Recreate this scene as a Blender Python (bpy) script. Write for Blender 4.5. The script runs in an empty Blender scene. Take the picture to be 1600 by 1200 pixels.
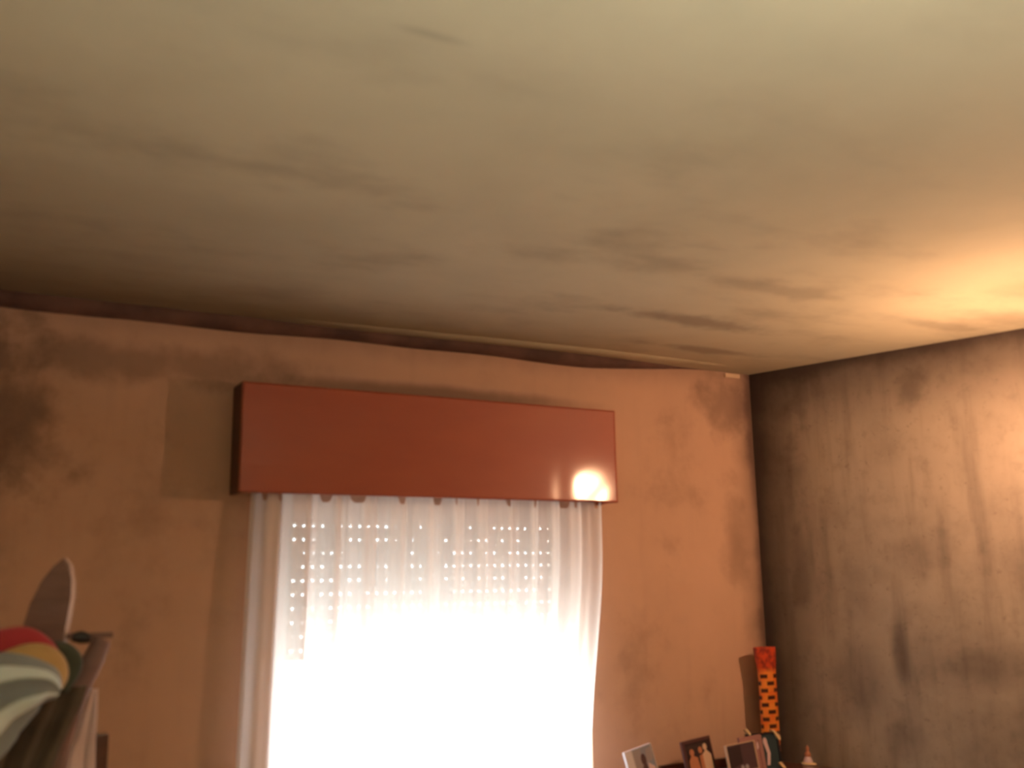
import bpy, bmesh, math, random
from mathutils import Vector, Matrix
random.seed(7)
S = bpy.context.scene
COL = S.collection
PI = math.pi

# ------------------------------------------------------------------ camera
FPX = 1560.0                                   # focal length in pixels for a 1600 px wide frame
CAM = Vector((0.0, -3.58, 1.70))
ROT = Matrix(((0.8779, -0.07922, -0.47225), (-0.47858, -0.17827, -0.85976), (-0.01608, 0.98079, -0.19441)))
cd = bpy.data.cameras.new('camera'); cam = bpy.data.objects.new('camera', cd); COL.objects.link(cam)
cam.matrix_world = Matrix.Translation(CAM) @ ROT.to_4x4()
cd.sensor_width = 36.0; cd.lens = FPX / 1600 * 36; cd.clip_start = 0.05
cd.dof.use_dof = True; cd.dof.focus_distance = 12.0; cd.dof.aperture_fstop = 2.2
S.camera = cam

def at(px, py, Y):
    """the point of the plane y = Y seen at a pixel of the photograph"""
    r = ROT @ Vector((px - 800, -(py - 600), -FPX))
    return CAM + r * ((Y - CAM.y) / r.y)

# ------------------------------------------------------------------ world, exposure, lamp
w = bpy.data.worlds.new('daylight'); S.world = w; w.use_nodes = True
bg = w.node_tree.nodes['Background']; bg.inputs[0].default_value = (0.86, 0.97, 1.0, 1); bg.inputs[1].default_value = 16.0
S.view_settings.view_transform = 'Standard'; S.view_settings.look = 'None'
S.view_settings.gamma = 1.0; S.view_settings.use_curve_mapping = False
S.view_settings.exposure = 0.0
S.cycles.max_bounces = 10; S.cycles.diffuse_bounces = 6; S.cycles.transparent_max_bounces = 12
S.cycles.sample_clamp_indirect = 6.0
S.cycles.use_denoising = True

LAMP = Vector((3.18, -1.57, 2.20))
LAMP_STRENGTH = 1000.0
LAMP_COLOR = (1.0, 0.56, 0.31)

UP_STRENGTH = 1950.0

CEIL = 2.66
X0, Y0 = -1.0, -4.75
CX = 3.2686                                    # the far corner
WD = Vector((0.31406, -0.9494, 0))             # direction of the right wall, away from the corner
WN = Vector((-0.9494, -0.31406, 0))            # its normal, into the room
def RW(t, z=0.0, off=0.0):
    return Vector((CX, 0, z)) + WD * t + WN * off

# window portal (guides the sampling of the daylight)
pl = bpy.data.lights.new('window_daylight', 'AREA'); pl.shape = 'RECTANGLE'; pl.size = 1.3; pl.size_y = 1.2
pl.cycles.is_portal = True
po = bpy.data.objects.new('window_daylight', pl); COL.objects.link(po)
po.location = (1.65, 0.31, 1.45); po.rotation_euler = (-PI / 2, 0, 0)

# ------------------------------------------------------------------ helpers: objects
def link(name, bm, mats, parent=None, smooth=False):
    bmesh.ops.recalc_face_normals(bm, faces=bm.faces)
    me = bpy.data.meshes.new(name); bm.to_mesh(me); bm.free()
    if not isinstance(mats, (list, tuple)): mats = [mats]
    for m in mats: me.materials.append(m)
    if smooth:
        for p in me.polygons: p.use_smooth = True
    o = bpy.data.objects.new(name, me); COL.objects.link(o)
    if parent is not None:
        o.parent = parent
        o.matrix_parent_inverse = parent_world(parent).inverted()
    return o

def parent_world(o):
    m = Matrix.LocRotScale(o.location, o.rotation_euler, o.scale)
    if o.parent: m = parent_world(o.parent) @ o.matrix_parent_inverse @ m
    return m

def struct(o): o['kind'] = 'structure'; return o
def tag(o, label, cat, group=None):
    o['label'] = label; o['category'] = cat
    if group: o['group'] = group
    return o
def thing(name, label, cat, loc=(0, 0, 0), group=None):
    o = bpy.data.objects.new(name, None); COL.objects.link(o); o.location = loc; o.empty_display_size = 0.05
    return tag(o, label, cat, group)

def add_box(bm, lo, hi, M=None, mi=0, bevel=0.0):
    lo, hi = Vector(lo), Vector(hi)
    c = (lo + hi) / 2; s = hi - lo
    r = bmesh.ops.create_cube(bm, size=1.0, matrix=Matrix.Translation(c) @ Matrix.Diagonal((s.x, s.y, s.z, 1)))
    vs = r['verts']
    if bevel > 0:
        es = list({e for v in vs for e in v.link_edges})
        rb = bmesh.ops.bevel(bm, geom=es, offset=bevel, segments=2, affect='EDGES', profile=0.6)
        vs = list({v for f in rb['faces'] for v in f.verts} | {v for v in vs if v.is_valid})
    if M is not None:
        for v in vs: v.co = M @ v.co
    for f in {f for v in vs for f in v.link_faces}: f.material_index = mi
    return vs

def add_prism(bm, poly, z0, z1, M=None, mi=0):
    """poly: 2D points extruded from z0 to z1"""
    a = [bm.verts.new((x, y, z0)) for x, y in poly]; b = [bm.verts.new((x, y, z1)) for x, y in poly]
    n = len(poly)
    fs = [bm.faces.new(a[::-1]), bm.faces.new(b)]
    for i in range(n): fs.append(bm.faces.new((a[i], a[(i + 1) % n], b[(i + 1) % n], b[i])))
    for f in fs: f.material_index = mi
    if M is not None:
        for v in a + b: v.co = M @ v.co
    return a + b

def add_lathe(bm, prof, n=32, c=(0, 0, 0), mi=0):
    rings = []
    c = Vector(c)
    for r, z in prof:
        if r < 1e-5: rings.append([bm.verts.new(c + Vector((0, 0, z)))])
        else: rings.append([bm.verts.new(c + Vector((r * math.cos(2 * PI * i / n), r * math.sin(2 * PI * i / n), z))) for i in range(n)])
    for A, B in zip(rings, rings[1:]):
        for i in range(n):
            j = (i + 1) % n
            if len(A) == 1 and len(B) == 1: continue
            if len(A) == 1: f = bm.faces.new((A[0], B[i], B[j]))
            elif len(B) == 1: f = bm.faces.new((A[i], A[j], B[0]))
            else: f = bm.faces.new((A[i], A[j], B[j], B[i]))
            f.material_index = mi

def catmull(P, n):
    P = [Vector(p) for p in P]; out = []
    Q = [2 * P[0] - P[1]] + P + [2 * P[-1] - P[-2]]
    m = len(P) - 1
    for k in range(n + 1):
        u = k / n * m; i = min(int(u), m - 1); t = u - i
        a, b, c, d = Q[i:i + 4]
        out.append(0.5 * ((2 * b) + (c - a) * t + (2 * a - 5 * b + 4 * c - d) * t * t + (3 * b - a - 3 * c + d) * t ** 3))
    return out

def add_sweep(bm, pts, rad, n=16, steps=24, side=(0, 1, 0), wob=None, mi=0):
    """a soft tube along pts; rad = list of (r_in_plane, r_depth); uv laid along and around"""
    uv = bm.loops.layers.uv.verify()
    C = catmull(pts, steps); R = catmull([(a, b, 0) for a, b in rad], steps)
    side = Vector(side).normalized(); rings = []
    for k, c in enumerate(C):
        t = (C[min(k + 1, steps)] - C[max(k - 1, 0)]).normalized()
        nrm = side.cross(t).normalized()
        ring = []
        for i in range(n):
            a = 2 * PI * i / n
            d = 1.0 + (wob(k / steps, a) if wob else 0)
            ring.append(bm.verts.new(c + nrm * (R[k].x * math.cos(a) * d) + side * (R[k].y * math.sin(a) * d)))
        rings.append(ring)
    for k in range(steps):
        for i in range(n):
            j = (i + 1) % n
            f = bm.faces.new((rings[k][i], rings[k][j], rings[k + 1][j], rings[k + 1][i])); f.material_index = mi
            for l, (uu, vv) in zip(f.loops, ((k, i), (k, i + 1), (k + 1, i + 1), (k + 1, i))): l[uv].uv = (uu / steps, vv / n)
    bm.faces.new(rings[0][::-1]).material_index = mi; bm.faces.new(rings[-1]).material_index = mi

def sheet(name, rows, folds, amp, mat, parent=None, nu=60, steps=40, thick=0.004, phase=0.0, ampf=None):
    """a hanging cloth: rows = [(z, xl, xr, yl, yr)] from top to bottom"""
    bm = bmesh.new(); uv = bm.loops.layers.uv.verify()
    A = catmull([(r[1], r[3], r[0]) for r in rows], steps); B = catmull([(r[2], r[4], r[0]) for r in rows], steps)
    V = []
    for k in range(steps + 1):
        row = []
        for i in range(nu + 1):
            u = i / nu; p = A[k].lerp(B[k], u)
            a = amp * (ampf(k / steps, u) if ampf else 1)
            ph = 2 * PI * folds * u + phase + 0.9 * math.sin(5.1 * u + 1.3) + 0.25 * math.sin(3 * k / steps + 9 * u)
            y = a * (math.sin(ph) + 0.35 * math.sin(2.3 * ph + 1.7))
            row.append(bm.verts.new((p.x + 0.35 * a * math.cos(ph), p.y + y, p.z)))
        V.append(row)
    for k in range(steps):
        for i in range(nu):
            f = bm.faces.new((V[k][i], V[k][i + 1], V[k + 1][i + 1], V[k + 1][i]))
            for l, (uu, vv) in zip(f.loops, ((i, k), (i + 1, k), (i + 1, k + 1), (i, k + 1))): l[uv].uv = (uu / nu, 1 - vv / steps)
    o = link(name, bm, mat, parent, smooth=True)
    if thick:
        m = o.modifiers.new('thickness', 'SOLIDIFY'); m.thickness = thick; m.offset = 0
    return o

# ------------------------------------------------------------------ helpers: materials
class NT:
    """small expression helper over a node tree"""
    def __init__(s, name):
        s.m = bpy.data.materials.new(name); s.m.use_nodes = True; s.t = s.m.node_tree; s.N = s.t.nodes
        s.b = s.N['Principled BSDF']
    def new(s, typ, **k):
        n = s.N.new(typ)
        for a, b in k.items(): setattr(n, a, b)
        return n
    def put(s, sock, v):
        if isinstance(v, bpy.types.NodeSocket): s.t.links.new(v, sock)
        else: sock.default_value = v
    def op(s, o, a, b=0.0, clamp=False):
        n = s.new('ShaderNodeMath', operation=o, use_clamp=clamp); s.put(n.inputs[0], a); s.put(n.inputs[1], b); return n.outputs[0]
    def pos(s):
        g = s.new('ShaderNodeNewGeometry'); return g.outputs['Position']
    def obj(s): return s.new('ShaderNodeTexCoord').outputs['Object']
    def uv(s): return s.new('ShaderNodeTexCoord').outputs['UV']
    def sep(s, v):
        n = s.new('ShaderNodeSeparateXYZ'); s.put(n.inputs[0], v); return n.outputs
    def scale(s, v, sc, loc=(0, 0, 0), rot=(0, 0, 0)):
        n = s.new('ShaderNodeMapping'); s.put(n.inputs[0], v); n.inputs['Scale'].default_value = sc
        n.inputs['Location'].default_value = loc; n.inputs['Rotation'].default_value = rot; return n.outputs[0]
    def noise(s, v, sc, det=5, rough=0.55):
        n = s.new('ShaderNodeTexNoise'); s.put(n.inputs['Vector'], v); n.inputs['Scale'].default_value = sc
        n.inputs['Detail'].default_value = det; n.inputs['Roughness'].default_value = rough; return n.outputs[0]
    def ramp(s, v, a, b, lo=0.0, hi=1.0):
        n = s.new('ShaderNodeMapRange', interpolation_type='SMOOTHSTEP'); s.put(n.inputs[0], v)
        n.inputs[1].default_value = a; n.inputs[2].default_value = b; n.inputs[3].default_value = lo; n.inputs[4].default_value = hi
        return n.outputs[0]
    def mix(s, f, a, b):
        n = s.new('ShaderNodeMix', data_type='RGBA'); s.put(n.inputs[0], f)
        for i, c in ((6, a), (7, b)): s.put(n.inputs[i], c if isinstance(c, bpy.types.NodeSocket) else (*c, 1))
        return n.outputs[2]
    def bump(s, h, st=0.2, d=0.01):
        n = s.new('ShaderNodeBump'); s.put(n.inputs['Height'], h); n.inputs['Strength'].default_value = st
        n.inputs['Distance'].default_value = d; s.t.links.new(n.outputs[0], s.b.inputs['Normal'])
    def blob(s, P, c, r, nz, k=0.6):
        """a stain at c with radii r (world), its outline broken up by the noise nz"""
        x = s.sep(P); tot = None
        for i in range(3):
            if r[i] is None: continue
            d = s.op('POWER', s.op('ABSOLUTE', s.op('DIVIDE', s.op('SUBTRACT', x[i], c[i]), r[i])), 2.0)
            tot = d if tot is None else s.op('ADD', tot, d)
        d = s.op('ADD', s.op('SQRT', tot), s.op('MULTIPLY', s.op('SUBTRACT', nz, 0.5), k * 4))
        return s.ramp(d, 1.15, 0.25)

def simple(name, col, rough=0.6, nz=0.0, nsc=20, metal=0.0, sheen=0.0, coat=0.0, stretch=(1, 1, 1), bump=0.0):
    t = NT(name); c = t.b.inputs['Base Color']
    n = t.noise(t.scale(t.obj(), stretch), nsc)
    if nz: t.put(c, t.mix(t.ramp(n, 0.3, 0.7), tuple(v * (1 - nz) for v in col), tuple(min(1, v * (1 + nz)) for v in col)))
    else: c.default_value = (*col, 1)
    t.b.inputs['Roughness'].default_value = rough; t.b.inputs['Metallic'].default_value = metal
    if coat: t.b.inputs['Coat Weight'].default_value = coat
    if sheen: t.b.inputs['Sheen Weight'].default_value = sheen
    if bump: t.bump(n, bump)
    return t.m

def plaster(name, base, dark, which):
    """painted plaster with mould and soot: darkest where walls and ceiling meet, cloudy and streaked elsewhere"""
    t = NT(name); P = t.pos(); x, y, z = t.sep(P)
    big = t.noise(P, 1.3, 6, 0.6); mid = t.noise(P, 4.5, 7, 0.62); fine = t.noise(P, 38, 6, 0.7)
    n1 = t.op('ADD', t.op('MULTIPLY', big, 0.55), t.op('MULTIPLY', mid, 0.45))
    off = t.op('SUBTRACT', n1, 0.5)
    dt = t.op('SUBTRACT', CEIL, z)
    masks = []
    def edge(d, a, b, k, w_):
        masks.append(t.op('MULTIPLY', t.ramp(t.op('ADD', d, t.op('MULTIPLY', off, k)), a, b), w_))
    def stain(c, r, w_, k=0.6):
        masks.append(t.op('MULTIPLY', t.blob(P, c, r, mid, k), w_))
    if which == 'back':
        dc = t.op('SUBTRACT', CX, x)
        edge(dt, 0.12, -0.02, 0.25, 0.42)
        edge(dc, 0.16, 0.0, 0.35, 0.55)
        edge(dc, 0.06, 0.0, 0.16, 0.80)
        stain((0.02, 0, 2.25), (0.28, None, 0.38), 0.70)
        stain((0.45, 0, 2.47), (0.75, None, 0.09), 0.42)
        stain((0.02, 0, 1.95), (0.18, None, 0.30), 0.35)
        stain((1.6, 0, 2.44), (0.85, None, 0.045), 0.62, 0.2)
        stain((3.15, 0, 2.50), (0.22, None, 0.16), 0.5)
        stain((3.14, 0, 1.85), (0.10, None, 0.25), 0.35)
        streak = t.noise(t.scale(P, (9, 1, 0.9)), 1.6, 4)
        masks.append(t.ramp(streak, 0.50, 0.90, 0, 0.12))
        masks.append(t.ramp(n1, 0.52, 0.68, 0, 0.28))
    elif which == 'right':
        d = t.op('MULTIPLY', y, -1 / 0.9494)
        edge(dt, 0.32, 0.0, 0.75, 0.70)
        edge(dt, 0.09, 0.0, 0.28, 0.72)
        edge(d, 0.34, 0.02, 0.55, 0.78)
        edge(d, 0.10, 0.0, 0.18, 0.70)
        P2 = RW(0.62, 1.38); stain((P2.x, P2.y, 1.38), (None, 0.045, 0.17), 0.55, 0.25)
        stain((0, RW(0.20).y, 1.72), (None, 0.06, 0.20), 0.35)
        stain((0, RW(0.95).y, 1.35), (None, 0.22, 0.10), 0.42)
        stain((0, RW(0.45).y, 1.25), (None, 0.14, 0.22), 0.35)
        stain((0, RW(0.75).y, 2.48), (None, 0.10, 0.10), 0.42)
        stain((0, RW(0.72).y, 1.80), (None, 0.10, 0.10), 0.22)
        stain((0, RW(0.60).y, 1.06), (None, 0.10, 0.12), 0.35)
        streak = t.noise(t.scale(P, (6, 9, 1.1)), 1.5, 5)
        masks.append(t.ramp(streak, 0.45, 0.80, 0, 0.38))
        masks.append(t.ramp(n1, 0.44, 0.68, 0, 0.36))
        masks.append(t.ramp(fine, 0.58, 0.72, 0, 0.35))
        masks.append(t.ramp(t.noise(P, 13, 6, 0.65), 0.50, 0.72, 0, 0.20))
    elif which == 'ceiling':
        db = t.op('MULTIPLY', y, -1.0)
        dx = t.op('SUBTRACT', x, 0.0)
        sv = t.scale(P, (1.2, 2.2, 1), rot=(0, 0, 0.12)); cloud = t.noise(sv, 1.5, 6, 0.6)
        o2 = t.op('SUBTRACT', cloud, 0.5)
        far = t.op('ADD', db, t.op('MULTIPLY', dx, 0.25))          # deeper soot towards the left end of the window wall
        masks.append(t.op('MULTIPLY', t.ramp(t.op('ADD', far, t.op('MULTIPLY', o2, 1.0)), 1.9, 0.0), 0.48))
        masks.append(t.op('MULTIPLY', t.ramp(t.op('ADD', far, t.op('MULTIPLY', o2, 0.9)), 0.75, 0.0), 0.55))
        masks.append(t.op('MULTIPLY', t.ramp(cloud, 0.48, 0.72, 0, 0.34), t.ramp(y, -2.2, -1.3, 0.25, 1.0)))
        stain((2.42, -0.70, 0), (0.42, 0.09, None), 0.50)
        stain((2.75, -0.33, 0), (0.35, 0.05, None), 0.45)
        stain((2.35, -1.15, 0), (0.30, 0.10, None), 0.30)
        stain((3.30, -1.05, 0), (0.35, 0.07, None), 0.32)
        stain((0.66, -2.09, 0), (0.10, 0.018, None), 0.28, 0.3)
    keep = 1.0
    for m_ in masks:
        keep = t.op('MULTIPLY', keep, t.op('SUBTRACT', 1.0, m_, True))
    f = t.op('SUBTRACT', 1.0, keep, True)
    b2 = t.mix(t.ramp(big, 0.35, 0.65), base, tuple(v * 0.9 for v in base))
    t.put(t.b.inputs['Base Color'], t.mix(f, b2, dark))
    t.b.inputs['Roughness'].default_value = 0.75 if which != 'ceiling' else 0.85
    t.b.inputs['Specular IOR Level'].default_value = 0.25
    t.bump(t.op('ADD', t.op('MULTIPLY', fine, 0.4), mid), 0.25, 0.006)
    return t.m

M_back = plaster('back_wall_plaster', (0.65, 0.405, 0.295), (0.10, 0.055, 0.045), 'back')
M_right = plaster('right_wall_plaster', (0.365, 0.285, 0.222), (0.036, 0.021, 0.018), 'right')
M_ceil = plaster('ceiling_plaster', (0.635, 0.56, 0.395), (0.12, 0.075, 0.062), 'ceiling')
M_plain = simple('plain_plaster', (0.58, 0.50, 0.36), 0.8, 0.08, 3)
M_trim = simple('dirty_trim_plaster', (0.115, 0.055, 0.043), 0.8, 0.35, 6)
M_floor = NT('terracotta_floor_tiles')
_b = M_floor.new('ShaderNodeTexBrick'); M_floor.put(_b.inputs['Vector'], M_floor.pos())
_b.inputs['Color1'].default_value = (0.42, 0.30, 0.20, 1); _b.inputs['Color2'].default_value = (0.48, 0.35, 0.24, 1)
_b.inputs['Mortar'].default_value = (0.25, 0.21, 0.17, 1); _b.inputs['Scale'].default_value = 1.0; _b.offset = 0
_b.inputs['Brick Width'].default_value = 0.3; _b.inputs['Row Height'].default_value = 0.3; _b.inputs['Mortar Size'].default_value = 0.006
M_floor.put(M_floor.b.inputs['Base Color'], _b.outputs[0]); M_floor.b.inputs['Roughness'].default_value = 0.35; M_floor = M_floor.m

def wood(name, a, b, rough=0.4, coat=0.0, coat_r=0.1, sc=(1.2, 12, 12)):
    t = NT(name); g = t.noise(t.scale(t.obj(), sc), 3.0, 6, 0.6)
    t.put(t.b.inputs['Base Color'], t.mix(t.ramp(g, 0.3, 0.7), a, b)); t.b.inputs['Roughness'].default_value = rough
    t.b.inputs['Coat Weight'].default_value = coat; t.b.inputs['Coat Roughness'].default_value = coat_r
    return t.m
M_pelmet = wood('varnished_red_brown_veneer', (0.36, 0.070, 0.038), (0.40, 0.085, 0.042), 0.5, 0.55, 0.13, (0.5, 1.2, 1.6))
M_pelmet_shade = wood('shaded_pelmet_wood', (0.07, 0.028, 0.02), (0.10, 0.04, 0.028), 0.6)  # pelmet wood darkened in colour for the shade on its left end
M_darkwood = wood('dark_red_brown_wood', (0.085, 0.028, 0.018), (0.14, 0.045, 0.028), 0.3, 0.4)
M_stand = wood('mauve_brown_wood', (0.22, 0.125, 0.115), (0.27, 0.155, 0.145), 0.55)
M_white_pvc = simple('off_white_paint', (0.72, 0.70, 0.66), 0.4)
M_shutter = simple('grey_beige_shutter_plastic', (0.55, 0.53, 0.49), 0.5)
M_brass = simple('brass', (0.75, 0.52, 0.22), 0.3, metal=0.9)
M_chip = simple('pale_plaster_chip', (0.70, 0.50, 0.34), 0.8)

# ------------------------------------------------------------------ room shell
TH = 0.32
WX0, WX1, WZ0, WZ1 = 1.02, 2.31, 0.85, 1.995             # window opening
bm = bmesh.new()
XR = CX + 0.5
add_box(bm, (X0 - TH, 0, 0), (WX0, TH, CEIL)); add_box(bm, (WX1, 0, 0), (XR, TH, CEIL))
add_box(bm, (WX0, 0, 0), (WX1, TH, WZ0)); add_box(bm, (WX0, 0, WZ1), (WX1, TH, CEIL))
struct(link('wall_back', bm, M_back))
bm = bmesh.new()
L = 4.75 / 0.9494
a, b = RW(0), RW(L + 0.15); c, d = RW(L + 0.15, 0, -TH), RW(0.0, 0, -TH)
add_prism(bm, [(p.x, p.y) for p in (a, b, c, d)], 0, CEIL)
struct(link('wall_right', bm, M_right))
bm = bmesh.new(); add_box(bm, (X0 - TH, Y0, 0), (X0, 0, CEIL)); struct(link('wall_left', bm, M_plain))
bm = bmesh.new(); add_box(bm, (X0 - TH, Y0 - TH, 0), (RW(L).x + 0.4, Y0, CEIL)); struct(link('wall_front', bm, M_plain))
foot = [(X0 - TH, Y0 - TH), (RW(L).x + 0.7, Y0 - TH), (RW(L).x + 0.7, TH), (X0 - TH, TH)]
bm = bmesh.new(); add_prism(bm, foot, -0.2, 0); struct(link('floor', bm, M_floor))
bm = bmesh.new(); add_prism(bm, foot, CEIL, CEIL + 0.2); struct(link('ceiling', bm, M_ceil))

# slack plaster bead along the top of the window wall, fading out before the corner
bm = bmesh.new(); rings = []
NX = 90
for k in range(NX + 1):
    x = X0 + (3.05 - X0) * k / NX
    s = min(1.0, max(0.03, (3.05 - x) / 0.75)); s = s * s * (3 - 2 * s)
    h = 0.046 * s * (1 + 0.10 * math.sin(x * 3.1) + 0.06 * math.sin(x * 9.3)); dp = 0.040 * s + 0.002
    ring = [bm.verts.new((x, 0.004, CEIL + 0.004)), bm.verts.new((x, 0.004, CEIL - h))]
    for j in range(7):
        a_ = PI / 2 * j / 6
        ring.append(bm.verts.new((x, -dp * math.sin(a_) - 0.001, CEIL - h * math.cos(a_) * 0.96)))
    ring.append(bm.verts.new((x, -dp, CEIL + 0.004)))
    rings.append(ring)
for A, B in zip(rings, rings[1:]):
    for i in range(len(A)): bm.faces.new((A[i], A[(i + 1) % len(A)], B[(i + 1) % len(A)], B[i]))
bm.faces.new(rings[0]); bm.faces.new(rings[-1][::-1])
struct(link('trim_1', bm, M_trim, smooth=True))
# the ceiling skim swells a little in front of the bead
bm = bmesh.new(); rings = []
for k in range(NX + 1):
    x = 0.9 + 2.25 * k / NX; s = math.sin(PI * k / NX) ** 0.7
    cy = -0.085 + 0.03 * math.sin(x * 2.0)
    rings.append([bm.verts.new((x, cy + 0.035 * math.cos(PI * j / 8), CEIL - 0.014 * s * math.sin(PI * j / 8) + 0.001)) for j in range(9)])
for A, B in zip(rings, rings[1:]):
    for i in range(8): bm.faces.new((A[i], A[i + 1], B[i + 1], B[i]))
    bm.faces.new((A[8], A[0], B[0], B[8]))
struct(link('trim_2', bm, M_ceil, smooth=True))
bm = bmesh.new(); p = at(1145, 588, -0.012)
add_box(bm, (p.x - 0.045, -0.012, CEIL - 0.026), (p.x + 0.045, 0.0, CEIL - 0.006), bevel=0.003)
struct(link('trim_3', bm, M_chip))

# ------------------------------------------------------------------ window: frame, sashes, glass, shutter
win = bpy.data.objects.new('window_1', None); COL.objects.link(win); win.location = (1.62, 0.16, WZ0); struct(win)
bm = bmesh.new(); fw = 0.03
for lo, hi in (((WX0, .14, WZ0), (WX0 + fw, .20, WZ1)), ((WX1 - fw, .14, WZ0), (WX1, .20, WZ1)),
               ((WX0 + fw, .14, WZ0), (WX1 - fw, .20, WZ0 + fw)), ((WX0 + fw, .14, WZ1 - fw), (WX1 - fw, .20, WZ1))):
    add_box(bm, lo, hi, bevel=0.004)
link('window_frame', bm, M_white_pvc, win)
xm = (WX0 + WX1) / 2
t = NT('clear_glass'); t.N.remove(t.b); tr = t.new('ShaderNodeBsdfTransparent'); gl = t.new('ShaderNodeBsdfGlossy'); gl.inputs['Roughness'].default_value = 0.02
mx = t.new('ShaderNodeMixShader'); mx.inputs[0].default_value = 0.06
t.t.links.new(tr.outputs[0], mx.inputs[1]); t.t.links.new(gl.outputs[0], mx.inputs[2]); t.t.links.new(mx.outputs[0], t.N['Material Output'].inputs[0])
M_glass = t.m
for xa, xb in ((WX0 + fw, xm), (xm, WX1 - fw)):
    bm = bmesh.new(); s_ = 0.03
    for lo, hi in (((xa, .145, WZ0 + fw), (xa + s_, .185, WZ1 - fw)), ((xb - s_, .145, WZ0 + fw), (xb, .185, WZ1 - fw)),
                   ((xa + s_, .145, WZ0 + fw), (xb - s_, .185, WZ0 + fw + s_)), ((xa + s_, .145, WZ1 - fw - s_), (xb - s_, .185, WZ1 - fw))):
        add_box(bm, lo, hi, bevel=0.003)
    sash = link('sash', bm, M_white_pvc, win)
    bm = bmesh.new(); add_box(bm, (xa + s_, .163, WZ0 + fw + s_), (xb - s_, .167, WZ1 - fw - s_)); link('glass_pane', bm, M_glass, sash)
bm = bmesh.new(); add_box(bm, (WX0 - 0.03, -0.05, WZ0 - 0.03), (WX1 + 0.03, 0.14, WZ0), bevel=0.005); link('window_sill', bm, simple('sill_marble', (0.6, 0.57, 0.52), 0.3, 0.15, 6), win)

# roller shutter let down to the middle: slats with rows of light slots
PITCH = 0.0525; YS = 0.25
shut = thing('roller_shutter', 'grey beige roller shutter half lowered outside the window, with rows of small light slots', 'shutter', (xm, YS, 1.45))
k = 0
z = 1.45
while z < WZ1 - 0.005:
    bm = bmesh.new(); z1 = min(z + PITCH, WZ1 + 0.0)
    add_prism(bm, [(YS - 0.005, z + 0.009), (YS - 0.008, z + 0.022), (YS - 0.008, z1 - 0.012), (YS - 0.005, z1), (YS + 0.005, z1), (YS + 0.007, z1 - 0.012), (YS + 0.007, z + 0.022), (YS + 0.005, z + 0.009)],
              WX0 + 0.002, WX1 - 0.002, Matrix(((0, 0, 1, 0), (1, 0, 0, 0), (0, 1, 0, 0), (0, 0, 0, 1))))
    # bridges between the slots (slots 5 mm high, 14 mm wide, every 38 mm)
    x = WX0 + 0.002
    while x < WX1 - 0.03:
        lit = 0.40 + 0.20 * (x > 1.78) + 0.30 * (z < 1.80); open_ = 0.011 if random.random() < lit else random.choice((0.0015, 0.003, 0.005))
        add_box(bm, (x, YS - 0.004, z), (min(x + 0.038 - open_, WX1 - 0.002), YS + 0.004, z + 0.009)); x += 0.038
    link('slat', bm, M_shutter, shut)
    z += PITCH; k += 1
bm = bmesh.new(); add_box(bm, (WX0 + .002, YS - .012, 1.42), (WX1 - .002, YS + .012, 1.45), bevel=0.003); link('bottom_bar', bm, M_shutter, shut)

# ------------------------------------------------------------------ pelmet
PD = 0.14; PX0, PX1, PZ0, PZ1 = 0.820, 2.382, 2.016, 2.402
pel = thing('pelmet', 'wide red brown varnished wooden pelmet box above the white curtain', 'pelmet', (1.6, 0, PZ0))
bm = bmesh.new(); nx, nz = 180, 50
def warp(x, z):
    """the veneer has lifted and buckled at its lower right end"""
    def dent(cx, cz, a, sa, sb, ang):
        u, v = x - cx, z - cz; c_, s_ = math.cos(ang), math.sin(ang)
        return -a * math.exp(-((u * c_ + v * s_) / sa) ** 2 - ((-u * s_ + v * c_) / sb) ** 2)
    d = dent(2.238, 2.062, 0.0022, 0.125, 0.062, 0.75)
    d += dent(2.105, 2.05, 0.0012, 0.040, 0.12, 0.0)
    d += 0.0006 * math.sin(x * 7) * math.sin(z * 9)
    return d
F = [[bm.verts.new((PX0 + (PX1 - PX0) * i / nx, -PD - warp(PX0 + (PX1 - PX0) * i / nx, PZ0 + (PZ1 - PZ0) * j / nz), PZ0 + (PZ1 - PZ0) * j / nz)) for i in range(nx + 1)] for j in range(nz + 1)]
Bk = [[bm.verts.new((PX0 + (PX1 - PX0) * i / nx, -PD + 0.018, PZ0 + (PZ1 - PZ0) * j / nz)) for i in (0, nx)] for j in (0, nz)]
for j in range(nz):
    for i in range(nx): bm.faces.new((F[j][i], F[j][i + 1], F[j + 1][i + 1], F[j + 1][i]))
bm.faces.new((Bk[0][0], Bk[0][1], Bk[1][1], Bk[1][0]))
bm.faces.new([Bk[0][0]] + [F[0][i] for i in range(nx + 1)] + [Bk[0][1]])
bm.faces.new([Bk[1][0]] + [F[nz][i] for i in range(nx + 1)] + [Bk[1][1]])
bm.faces.new([Bk[0][0]] + [F[j][0] for j in range(nz + 1)] + [Bk[1][0]])
bm.faces.new([Bk[0][1]] + [F[j][nx] for j in range(nz + 1)] + [Bk[1][1]])
link('front_board', bm, M_pelmet, pel, smooth=False)
for f in bpy.data.objects['front_board'].data.polygons: f.use_smooth = f.normal.y < -0.9
for xa, xb in ((PX0, PX0 + 0.018), (PX1 - 0.018, PX1)):
    bm = bmesh.new(); add_box(bm, (xa, -PD + 0.018, PZ0), (xb, -0.002, PZ1), bevel=0.002)
    e = link('end_board', bm, M_pelmet_shade if xa < 1 else M_pelmet, pel)  # left end takes the shade-darkened wood, right end the plain veneer
    if xa < 1: e['label'] = 'end board with its shade painted dark brown'
bm = bmesh.new(); add_box(bm, (PX0 + 0.018, -PD + 0.018, PZ1 - 0.016), (PX1 - 0.018, -0.002, PZ1)); link('top_board', bm, M_pelmet_shade, pel)

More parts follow.
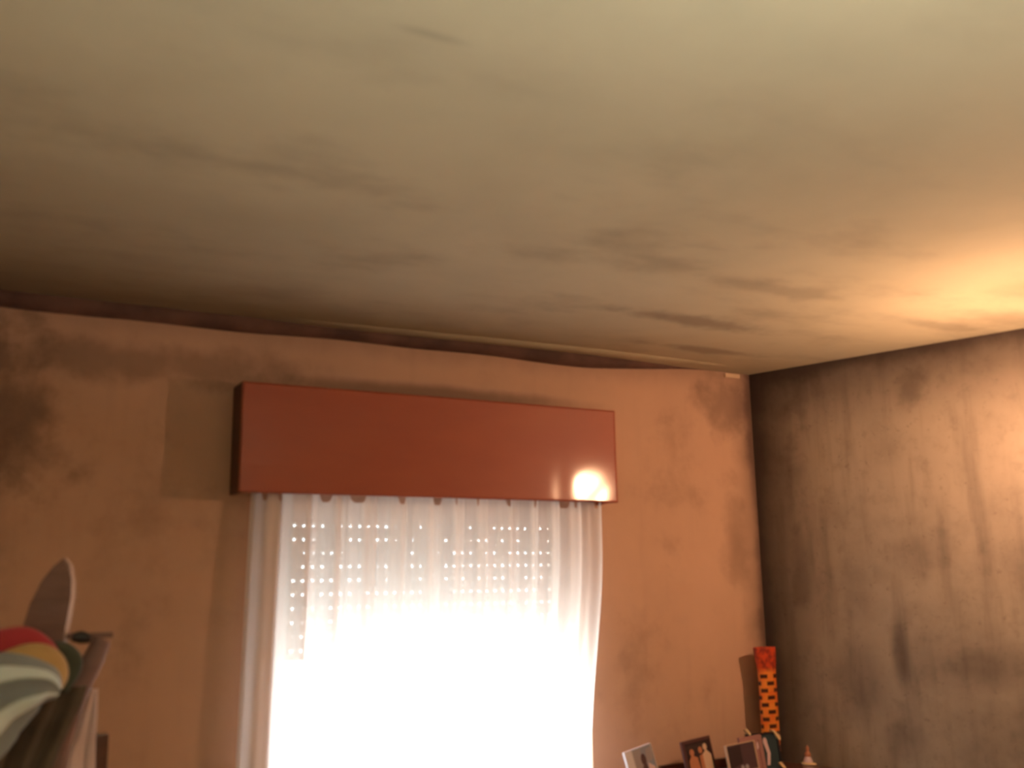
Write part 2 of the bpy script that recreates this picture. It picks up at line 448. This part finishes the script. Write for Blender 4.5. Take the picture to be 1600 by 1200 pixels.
# ------------------------------------------------------------------ curtain on its rod
t = NT('sheer_white_curtain_cloth'); t.N.remove(t.b)
tr = t.new('ShaderNodeBsdfTransparent'); di = t.new('ShaderNodeBsdfDiffuse'); tl = t.new('ShaderNodeBsdfTranslucent')
di.inputs[0].default_value = (0.93, 0.86, 0.84, 1); tl.inputs[0].default_value = (0.90, 0.84, 0.80, 1)
m1 = t.new('ShaderNodeMixShader'); m1.inputs[0].default_value = 0.48; m2 = t.new('ShaderNodeMixShader')
weave = t.noise(t.scale(t.uv(), (260, 8, 1)), 1.0, 2)
lw = t.new('ShaderNodeLayerWeight'); lw.inputs[0].default_value = 0.35
t.put(m2.inputs[0], t.op('SUBTRACT', t.op('ADD', t.op('MULTIPLY', weave, -0.10), 0.23), t.op('MULTIPLY', lw.outputs['Facing'], 0.22), True))
lk = t.t.links.new
lk(di.outputs[0], m1.inputs[1]); lk(tl.outputs[0], m1.inputs[2]); lk(m1.outputs[0], m2.inputs[1]); lk(tr.outputs[0], m2.inputs[2]); lk(m2.outputs[0], t.N['Material Output'].inputs[0])
M_curtain = t.m
cur = thing('curtain', 'sheer white floor length curtain hanging in folds from under the red brown pelmet', 'curtain', (1.6, -0.07, 0.04))
def amp_cur(k, u): return 0.75 + 0.45 * k + 0.25 * math.sin(11 * u)
cl = sheet('cloth', [(2.10, 0.880, 2.350, -0.065, -0.065), (1.7, 0.870, 2.335, -0.07, -0.07), (1.2, 0.860, 2.265, -0.075, -0.075), (0.7, 0.85, 2.22, -0.08, -0.08), (0.04, 0.85, 2.23, -0.085, -0.085)],
      13, 0.024, M_curtain, cur, nu=420, steps=80, thick=0, ampf=amp_cur)
NOTCH = [(0.925, .010), (0.985, .010), (1.15, .022), (1.275, .028), (1.45, .022), (1.60, .020), (1.67, .008), (1.76, .007), (1.90, .018), (2.03, .014), (2.17, .018), (2.215, .008), (2.315, .010)]
for v in cl.data.vertices:      # the heading sags between its hooks
    if v.co.z > 1.95:
        k_ = max([math.exp(-((v.co.x - nx_) / (nw * 1.25)) ** 4) for nx_, nw in NOTCH])
        v.co.z = 1.95 + (v.co.z - 1.95) * ((2.10 - 0.106 * k_) - 1.95) / 0.15
bm = bmesh.new()
add_sweep(bm, [(PX0 + 0.02, -0.065, 2.12), (1.6, -0.065, 2.12), (PX1 - 0.02, -0.065, 2.12)], [(0.009, 0.009)] * 3, 12, 4)
rod = link('curtain_rod', bm, M_brass, smooth=True); tag(rod, 'thin brass curtain rod hidden behind the red brown pelmet', 'curtain rod')

# ------------------------------------------------------------------ pendant lamp (just outside the frame at the right)
lamp = thing('pendant_lamp', 'bare warm bulb hanging on a cord near the stained right wall', 'lamp', (LAMP.x, LAMP.y, CEIL))
bm = bmesh.new(); add_lathe(bm, [(0, CEIL), (0.05, CEIL), (0.05, CEIL - 0.012), (0.02, CEIL - 0.035), (0, CEIL - 0.035)], 24, (LAMP.x, LAMP.y, 0)); link('ceiling_rose', bm, M_white_pvc, lamp, True)
bm = bmesh.new(); add_sweep(bm, [(LAMP.x, LAMP.y, CEIL - 0.03), (LAMP.x, LAMP.y, 2.4), (LAMP.x, LAMP.y, LAMP.z + 0.09)], [(0.003, 0.003)] * 3, 8, 6); link('cord', bm, M_white_pvc, lamp, True)
bm = bmesh.new(); add_lathe(bm, [(0, LAMP.z + .10), (0.012, LAMP.z + .10), (0.02, LAMP.z + .085), (0.02, LAMP.z + .05), (0, LAMP.z + .05)], 20, (LAMP.x, LAMP.y, 0)); link('socket', bm, M_white_pvc, lamp, True)
t = NT('warm_bulb'); t.b.inputs['Base Color'].default_value = (0.9, 0.8, 0.6, 1)
t.b.inputs['Emission Color'].default_value = (*LAMP_COLOR, 1); t.b.inputs['Emission Strength'].default_value = LAMP_STRENGTH
bm = bmesh.new(); add_lathe(bm, [(0, LAMP.z + .05), (0.013, LAMP.z + .05), (0.016, LAMP.z + .035), (0.027, LAMP.z + .012), (0.030, LAMP.z - .006), (0.024, LAMP.z - .024), (0.012, LAMP.z - .033), (0, LAMP.z - .035)], 24, (LAMP.x, LAMP.y, 0))
link('bulb', bm, t.m, lamp, True)

# ------------------------------------------------------------------ unseen uplighter added behind the camera to brighten the ceiling
UX, UY, UZ = 0.65, -3.8, 1.80
up = thing('added_uplighter', 'unseen standing uplighter with an open bowl, added to brighten the ceiling', 'lamp', (UX, UY, 0))
bm = bmesh.new(); add_lathe(bm, [(0, 0), (.14, 0), (.14, .015), (.03, .03), (0, .03)], 32, (UX, UY, 0)); link('base', bm, M_white_pvc, up, True)
bm = bmesh.new(); add_lathe(bm, [(0, .02), (.012, .02), (.012, UZ - .10), (0, UZ - .10)], 16, (UX, UY, 0)); link('pole', bm, M_white_pvc, up, True)
bm = bmesh.new(); add_lathe(bm, [(0, UZ - .11), (.05, UZ - .105), (.12, UZ - .06), (.15, UZ), (.147, UZ), (.117, UZ - .056), (.05, UZ - .098), (0, UZ - .10)], 32, (UX, UY, 0)); link('bowl', bm, M_white_pvc, up, True)
t = NT('cool_bulb'); t.b.inputs['Emission Color'].default_value = (0.95, 1.0, 0.86, 1); t.b.inputs['Emission Strength'].default_value = UP_STRENGTH
bm = bmesh.new(); add_lathe(bm, [(0, UZ - .095), (.02, UZ - .09), (.04, UZ - .055), (.035, UZ - .03), (.02, UZ - .018), (0, UZ - .015)], 20, (UX, UY, 0)); link('bulb', bm, t.m, up, True)

# ------------------------------------------------------------------ corner dresser
DZ = 0.90; DX0 = 2.46; DY = -0.46
dr = thing('dresser', 'dark red brown wooden dresser standing in the corner under the photographs', 'dresser', (2.9, -0.2, 0))
bm = bmesh.new(); g = 0.006
def rwx(y): return CX + (-y / 0.9494) * 0.31406
add_prism(bm, [(DX0, -g), (DX0, DY), (rwx(DY) - 0.01, DY), (rwx(-g) - 0.01, -g)], DZ - 0.03, DZ); link('top', bm, M_darkwood, dr)
bm = bmesh.new(); add_prism(bm, [(DX0 + .02, -g), (DX0 + .02, DY + .03), (rwx(DY) - 0.03, DY + .03), (rwx(-g) - 0.03, -g)], 0.08, DZ - 0.03); body = link('body', bm, M_darkwood, dr)
for q in range(3):
    z0 = 0.12 + q * 0.25
    bm = bmesh.new(); add_box(bm, (DX0 + .05, DY + .012, z0), (rwx(DY) - 0.06, DY + .03, z0 + .23), bevel=0.004); dw = link('drawer', bm, M_darkwood, dr)
    for xx in (2.7, 3.15):
        bm = bmesh.new(); bmesh.ops.create_uvsphere(bm, u_segments=14, v_segments=8, radius=0.014, matrix=Matrix.Translation((xx, DY + .0, z0 + .115))); link('knob', bm, M_brass, dw, True)
for xx, yy in ((DX0 + .03, DY + .04), (rwx(DY) - .08, DY + .04), (DX0 + .03, -.06), (3.19, -.06)):
    bm = bmesh.new(); add_box(bm, (xx, yy, 0), (xx + .04, yy + .04, .08)); link('foot', bm, M_darkwood, dr)
bm = bmesh.new(); add_box(bm, (2.63, -0.022, DZ), (3.06, -0.006, 0.938), bevel=0.002); link('back_rail', bm, M_darkwood, dr)

# ------------------------------------------------------------------ things on the dresser
# tall vase
t = NT('red_orange_vase_glaze'); ox, oy, oz = t.sep(t.obj())
ang = t.op('ARCTAN2', t.op('MULTIPLY', oy, 2.0), ox); zr = t.op('DIVIDE', oz, 0.030); row = t.op('FLOOR', zr); fz = t.op('SUBTRACT', zr, row)
A = t.op('ADD', t.op('DIVIDE', ang, PI / 2 * 0.98), t.op('MULTIPLY', row, 0.5))
fa = t.op('ABSOLUTE', t.op('SUBTRACT', t.op('FRACT', t.op('ADD', A, t.op('MULTIPLY', t.noise(t.obj(), 30, 2), 0.12))), 0.5))
dash = t.op('MULTIPLY', t.ramp(fa, 0.30, 0.25), t.ramp(t.op('ABSOLUTE', t.op('SUBTRACT', fz, 0.5)), 0.34, 0.20))
dash = t.op('MULTIPLY', dash, t.ramp(oz, 0.40, 0.385))
mottle = t.noise(t.obj(), 14, 3)  # random orange tones of the glaze
body_c = t.mix(t.ramp(mottle, 0.35, 0.7), (0.80, 0.16, 0.025), (0.85, 0.30, 0.05))
body_c = t.mix(t.ramp(oz, 0.385, 0.415), body_c, t.mix(t.ramp(t.noise(t.obj(), 40, 4), 0.4, 0.65), (0.62, 0.065, 0.018), (0.26, 0.025, 0.015)))
t.put(t.b.inputs['Base Color'], t.mix(dash, body_c, (0.055, 0.008, 0.006))); t.b.inputs['Roughness'].default_value = 0.28
vb = at(1200, 1160, -0.13); vase_x = at(1200, 1080, -0.10).x
ztop = at(1196, 1011, -0.10).z - DZ
bm = bmesh.new(); H_ = ztop
add_lathe(bm, [(0, 0.0), (0.036, 0.0), (0.038, 0.006), (0.036, 0.05), (0.037, H_ * .45), (0.037, H_ * .72), (0.038, H_ * .80), (0.043, H_ * .90), (0.046, H_ - 0.004), (0.045, H_), (0.042, H_ - 0.003), (0.038, H_ * .9), (0.032, H_ * .75), (0.031, 0.02), (0, 0.016)], 40)
for v in bm.verts: v.co.x *= 1.32; v.co.y *= 0.66
for v in bm.verts:
    if v.co.z > H_ * .8: v.co.x -= 0.006 * (v.co.z / H_ - .8) / .2
vase = link('vase', bm, t.m, smooth=True); vase.location = (vase_x, -0.10, DZ + 0.0005)
tag(vase, 'tall red and orange vase with dark dashes standing in the room corner', 'vase')

# photographs: each a thing with frame, mount and picture
def C(name, col, r=0.4): return simple(name, col, r)
P_dark = C('print_near_black', (0.045, 0.028, 0.032), 0.25); P_dark2 = C('print_dark_mauve', (0.10, 0.055, 0.065), 0.25)
P_orange = C('print_skin_orange', (0.55, 0.22, 0.12), 0.25); P_cream = C('print_cream', (0.75, 0.52, 0.38), 0.25)
P_sky = C('print_grey_blue', (0.30, 0.32, 0.42), 0.25); P_pale = C('print_pale_lilac', (0.62, 0.55, 0.66), 0.25)
P_pink = C('print_pink_white', (0.78, 0.58, 0.62), 0.25); P_mauve = C('mauve_mount_card', (0.36, 0.17, 0.16), 0.6)
P_whitef = C('pale_card', (0.72, 0.66, 0.72), 0.5); P_teal = C('print_dark_teal', (0.035, 0.06, 0.075), 0.25); P_grey = C('print_grey', (0.35, 0.30, 0.33), 0.3)
P_frame = C('dark_maroon_frame', (0.10, 0.035, 0.035), 0.35); P_black = C('black_frame', (0.018, 0.018, 0.024), 0.3)
P_gilt = C('gilt_metal', (0.85, 0.62, 0.36), 0.35)

def panel_matrix(x, y, yaw, lean, roll=0.0):
    """local x across, local y up the picture, local z towards the viewer; base rests on the dresser top"""
    R = Matrix.Rotation(yaw, 4, 'Z') @ Matrix.Rotation(PI / 2 - lean, 4, 'X') @ Matrix.Rotation(roll, 4, 'Z')
    return Matrix.Translation((x, y, DZ)) @ R
def ell(cx, cy, rx, ry, n=14): return [(cx + rx * math.cos(2 * PI * i / n), cy + ry * math.sin(2 * PI * i / n)) for i in range(n)]
def photo(name, label, x, y, wd, ht, yaw, lean, border, mframe, mats, shapes, roll=0.0, depth=0.010, group='photographs on the dresser'):
    th = thing(name, label, 'photograph', (x, y, DZ), group)
    M = panel_matrix(x, y, yaw, lean, roll)
    lift = abs(math.sin(roll)) * wd / 2
    M = Matrix.Translation((0, 0, lift + depth * math.sin(lean) + 0.0005)) @ M
    bm = bmesh.new(); w2 = wd / 2; b = border
    for lo, hi in (((-w2, 0, -depth), (-w2 + b[0], ht, .002)), ((w2 - b[1], 0, -depth), (w2, ht, .002)),
                   ((-w2 + b[0], 0, -depth), (w2 - b[1], b[2], .002)), ((-w2 + b[0], ht - b[3], -depth), (w2 - b[1], ht, .002))):
        add_box(bm, lo, hi, M)
    link('frame', bm, mframe, th)
    bm = bmesh.new(); add_box(bm, (-w2 + b[0], b[2], -depth + .001), (w2 - b[1], ht - b[3], -0.002), M, 0)
    pw, ph = wd - b[0] - b[1], ht - b[2] - b[3]
    for q, (mi, poly) in enumerate(shapes):
        pts = [(-w2 + b[0] + min(1, max(0, u)) * pw, b[2] + min(1, max(0, v)) * ph) for u, v in poly]
        add_prism(bm, pts, -0.002, -0.0016 + 0.00015 * q, M, mi)
    link('print', bm, mats, th)
    bm = bmesh.new()   # strut behind
    add_prism(bm, [(-0.012, 0.004), (0.012, 0.004), (0.006, ht * .7), (-0.006, ht * .7)], -depth - 0.004, -depth, M)
    link('strut', bm, P_frame, th)
    return th, M

# 1: bluish photograph, pale card at its left
a = at(1006, 1180, -0.20)
photo('framed_photograph', 'small tilted bluish photograph with a pale left strip, nearest the curtain', a.x, -0.22, 0.145, 0.145, math.radians(6), math.radians(12),
      (0.038, 0.003, 0.003, 0.003), P_whitef, [P_sky, P_grey, P_dark2, P_pink],
      [(1, [(0, .35), (0, .95), (.45, .98), (.42, .5)]), (1, [(.6, .55), (1, .6), (1, .95), (.7, .9)]), (2, ell(.50, .66, .13, .17)), (2, [(.38, .5), (.6, .55), (.66, .15), (.4, .1)]),
       (3, [(.25, 0), (.4, .25), (.62, .3), (.68, .55), (.95, .4), (1, .2), (1, 0)])], roll=math.radians(9))
# 2: group of people in orange and cream
a = at(1093, 1180, -0.16)
photo('framed_photograph', 'dark framed photograph of a group dressed in orange and cream, second from the curtain', a.x, -0.18, 0.158, 0.150, math.radians(4), math.radians(10),
      (0.014, 0.006, 0.005, 0.012), P_frame, [P_dark, P_orange, P_cream],
      [(1, ell(.24, .72, .09, .10)), (1, [(.05, 0), (.08, .5), (.22, .66), (.42, .55), (.48, 0)]), (1, ell(.58, .74, .08, .10)), (1, [(.5, .1), (.52, .58), (.66, .62), (.7, .1)]),
       (2, ell(.78, .80, .08, .10)), (2, [(.64, .1), (.64, .6), (.80, .72), (.97, .55), (.98, .1)]), (0, ell(.6, .05, .14, .09))], roll=math.radians(5))
# 3: dark landscape with a mauve mount behind
a = at(1160, 1180, -0.22)
photo('framed_photograph', 'wide dark mauve photograph with a pale lower border, in front of the black frame', a.x - 0.012, -0.25, 0.160, 0.130, math.radians(2), math.radians(9),
      (0.004, 0.004, 0.022, 0.003), P_cream, [P_dark2, P_dark, P_grey],
      [(1, [(0, .1), (0, .9), (.5, .95), (.5, .3)]), (2, ell(.46, .12, .06, .10)), (2, ell(.62, .12, .06, .10))], roll=math.radians(3))
a = at(1172, 1165, -0.16)
photo('framed_photograph', 'mauve pink card photograph half hidden behind the wide dark mauve one', a.x - 0.035, -0.228, 0.125, 0.150, math.radians(2), math.radians(8),
      (0.006, 0.02, 0.004, 0.02), P_mauve, [P_mauve, P_pink], [(1, [(.88, .7), (1, .75), (1, .95), (.9, .9)])], roll=math.radians(2))
# 4: black frame with gilt corner pieces
a = at(1196, 1170, -0.14)
fr, M = photo('framed_photograph', 'black framed photograph of one pale figure with gilt corner pieces, in front of the vase', at(1192, 1160, -0.18).x, -0.20, 0.185, 0.150, math.radians(4), math.radians(10),
      (0.007, 0.010, 0.007, 0.008), P_black, [P_teal, P_pink, P_dark],
      [(1, ell(.58, .80, .07, .12)), (1, [(.54, .1), (.60, .45), (.52, .75), (.64, .8), (.71, .45), (.64, .1)]), (2, [(0, 0), (0, .9), (.3, .9), (.25, 0)])], roll=math.radians(-2))
M = Matrix.Translation((0, 0, 0.003)) @ M
for p in ([(-.101, .166), (-.090, .167), (-.070, .146), (-.078, .140)], [(.050, .158), (.066, .156), (.100, .128), (.098, .112), (.086, .116), (.072, .138)], [(.068, .022), (.080, .026), (.102, .004), (.100, -.001), (.086, .001)]):
    bm = bmesh.new(); add_prism(bm, p, -0.012, 0.007, M); link('corner_piece', bm, P_gilt, fr)

# figurine on a small saucer-like base
a = at(1263, 1190, -0.16)
fig = thing('figurine', 'tiny orange and white figurine at the right end of the dresser top', 'figurine', (a.x, -0.16, DZ))
bm = bmesh.new(); add_lathe(bm, [(0, 0), (0.034, 0), (0.040, 0.004), (0.030, 0.008), (0, 0.009)], 24, (a.x + .008, -0.16, DZ)); link('base', bm, P_gilt, fig, True)
bm = bmesh.new(); add_lathe(bm, [(0, 0.006), (0.020, 0.006), (0.022, 0.014), (0.016, 0.026), (0.013, 0.032), (0, 0.034)], 20, (a.x, -0.16, DZ)); link('skirt', bm, P_pink, fig, True)
bm = bmesh.new(); add_lathe(bm, [(0, 0.03), (0.013, 0.031), (0.015, 0.042), (0.009, 0.052), (0.006, 0.055), (0.008, 0.060), (0.008, 0.067), (0.004, 0.074), (0, 0.082)], 20, (a.x, -0.16, DZ)); link('torso', bm, P_orange, fig, True)

# ------------------------------------------------------------------ clothes stand at the left, heaped with clothes
YP = -0.75
def lp(px, py, y=YP): return at(px, py, y)
st = thing('clothes_stand', 'mauve brown wooden clothes stand with a pointed upright board, left of the window', 'clothes stand', (lp(90, 1000).x, YP, 0))
# pointed upright board
k_ = (lp(200, 1000) - lp(100, 1000)).length / 100.0        # metres per photo pixel here
o0 = lp(72, 1000)
def loc(px, py): return ((px - 72) * k_, -(py - 1000) * k_)
prof = [(36, 1010), (40, 975), (48, 940), (62, 905), (78, 882), (94, 868), (103, 880), (108, 905), (109, 930), (106, 960), (103, 985), (102, 1010)]
bm = bmesh.new(); Mb = Matrix.Translation((o0.x, YP, o0.z)) @ Matrix.Rotation(math.radians(-16), 4, 'Z') @ Matrix.Rotation(PI / 2, 4, 'X')
add_prism(bm, [loc(*p) for p in prof] + [loc(100, 1010), loc(88, 1500), loc(50, 1500)][0:0], -0.028, 0.028, Mb)
bmesh.ops.bevel(bm, geom=[e for e in bm.edges if abs((e.verts[0].co - e.verts[1].co).length - 0.056) > 1e-4], offset=0.004, segments=2, affect='EDGES')
bd = link('pointed_board', bm, [M_stand, simple('painted_lit_edge', (0.62, 0.44, 0.34), 0.6)], st)  # second material: lamplight on the right edge put into the colour
for f in bd.data.polygons:
    if f.normal.x > 0.75 and abs(f.normal.y) < 0.5: f.material_index = 1
# upright post carrying the board, down to the feet
bm = bmesh.new(); add_box(bm, (o0.x - .03, YP - .02, 0.05), (o0.x + .03, YP + .02, o0.z + .02), bevel=0.004); link('post', bm, M_stand, st)
for rz in (math.radians(20), math.radians(110)):
    bm = bmesh.new(); add_box(bm, (-.25, -.025, 0), (.25, .025, .05), Matrix.Translation((o0.x, YP, 0)) @ Matrix.Rotation(rz, 4, 'Z'), bevel=0.006)
    link('foot', bm, M_stand, st)
# crossbar with a dark hook
bm = bmesh.new(); p0, p1 = lp(100, 994), lp(176, 993); add_box(bm, (p0.x - .05, YP - .012, p0.z - .008), (p1.x, YP + .012, p0.z + .006), bevel=0.003); link('crossbar', bm, M_stand, st)
bm = bmesh.new(); add_sweep(bm, [lp(112, 996, YP - .03), lp(128, 996, YP - .03), lp(142, 1000, YP - .03)], [(.010, .012), (.016, .014), (.008, .01)], 12, 10)
link('hook', bm, P_black, st, True)['label'] = 'black hook on the crossbar'
# curved brace running down from the end of the bar
bm = bmesh.new()
add_sweep(bm, [lp(160, 998), lp(146, 1030), lp(128, 1060), lp(112, 1100), lp(92, 1170), lp(80, 1260)], [(.022, .012), (.026, .012), (.030, .012), (.028, .012), (.024, .012), (.02, .012)], 12, 24)
link('brace', bm, M_stand, st, True)
# short rear post at the right
bm = bmesh.new(); p0 = lp(158, 1146, YP + .12)
add_box(bm, (p0.x - .018, YP + .10, 0.0), (p0.x + .018, YP + .14, p0.z), bevel=0.004)
add_box(bm, (o0.x, YP + .02, 0.30), (p0.x, YP + .12, 0.34))
link('side_post', bm, M_darkwood, st)['label'] = 'short dark brown post at the right'

def cloth_mat(name, col, nz=0.15, col2=None, stripes=0.0, dirv='u'):
    t = NT(name); n = t.noise(t.obj(), 9, 4)
    c = t.mix(t.ramp(n, .3, .7), tuple(v * (1 - nz) for v in col), col)
    if stripes:
        u, v, _ = t.sep(t.uv()); q = v if dirv == 'v' else u
        s = t.op('SINE', t.op('ADD', t.op('MULTIPLY', q, 2 * PI * stripes), t.op('MULTIPLY', n, 0.8)))
        c = t.mix(t.ramp(s, -0.2, 0.3), c, col2)
    t.put(t.b.inputs['Base Color'], c); t.b.inputs['Roughness'].default_value = 0.9; t.b.inputs['Sheen Weight'].default_value = 0.2
    t.bump(n, 0.3, 0.01)
    return t.m
M_redc = cloth_mat('red_cloth', (0.50, 0.045, 0.065)); M_yel = cloth_mat('mustard_cloth', (0.62, 0.40, 0.16))
M_strp = cloth_mat('grey_white_striped_cloth', (0.30, 0.34, 0.38), 0.2, (0.78, 0.93, 1.0), 5.0, 'v')
M_drk = cloth_mat('dark_olive_brown_cloth', (0.115, 0.085, 0.062), 0.4); M_pnk = cloth_mat('pale_pink_cloth', (0.86, 0.66, 0.68), 0.12)
M_gre = cloth_mat('dark_green_grey_cloth', (0.07, 0.085, 0.065), 0.3)

wob = lambda s, a: 0.06 * math.sin(3 * a + 5 * s) + 0.05 * math.sin(9 * s + a)
y1 = YP
def garment(name, label, cat, pts, rad, mat, y, n=28, steps=40, wobf=wob):
    bm = bmesh.new(); add_sweep(bm, [at(px, py, y) for px, py in pts], [(a_ * k_, b_) for a_, b_ in rad], n, steps, wob=wobf)
    return tag(link(name, bm, mat, smooth=True), label, cat, 'clothes heaped on the stand')
garment('folded_garment', 'crimson red garment folded over the stand, topmost of the heap', 'garment',
        [(-90, 1050), (-40, 1020), (5, 1008), (42, 1006), (75, 1026), (92, 1056)], [(24, .035), (26, .04), (26, .04), (24, .04), (18, .035), (8, .02)], M_redc, YP - .085)
garment('folded_garment', 'mustard yellow garment bulging out between the red and the striped ones', 'garment',
        [(-60, 1090), (-10, 1058), (30, 1042), (60, 1043), (76, 1058), (80, 1080)], [(26, .04), (30, .045), (32, .045), (34, .045), (30, .04), (16, .03)], M_yel, YP - .175)
fold = lambda s, a: 0.13 * math.sin(6 * a + 2.0) + 0.03 * math.sin(14 * s + 2 * a)
garment('folded_garment', 'grey and white striped garment lying across the front of the heap', 'garment',
        [(-120, 1170), (-60, 1130), (-10, 1093), (30, 1077), (68, 1072), (92, 1080)], [(66, .04), (66, .05), (60, .05), (46, .05), (30, .045), (9, .025)], M_strp, YP - .275, 48, 60, fold)
garment('rolled_garment', 'dark green grey cloth tucked beside the pointed board under the hook', 'garment',
        [(85, 1010), (104, 1018), (112, 1035), (106, 1058), (98, 1080)], [(10, .015), (14, .018), (16, .018), (14, .018), (8, .015)], M_gre, YP - .065)
r0 = lambda px0, px1, py, ya, yb: (at((px0 + px1) / 2, py, (ya + yb) / 2).z, at(px0, py, ya).x, at(px1, py, yb).x, ya, yb)
c1 = sheet('hanging_garment', [r0(-60, 134, 1078, YP - .10, YP - .06), r0(-75, 124, 1110, YP - .10, YP - .06), r0(-90, 100, 1160, YP - .10, YP - .065), r0(-110, 74, 1230, YP - .10, YP - .07), r0(-120, 40, 1420, YP - .10, YP - .08)],
      4, 0.006, M_drk, nu=80, thick=0.006)
tag(c1, 'dark olive brown garment hanging below the striped one on the stand', 'garment', 'clothes heaped on the stand')
c2 = sheet('hanging_garment', [r0(143, 151, 1076, YP + .03, YP + .03), r0(128, 150, 1110, YP + .03, YP + .03), r0(112, 148, 1150, YP + .03, YP + .03), r0(90, 147, 1200, YP + .03, YP + .03), r0(60, 145, 1400, YP + .03, YP + .03)],
      2.0, 0.003, M_pnk, nu=40, thick=0.005)
tag(c2, 'pale pink cloth hanging in a narrow wedge behind the dark olive garment', 'garment', 'clothes heaped on the stand')
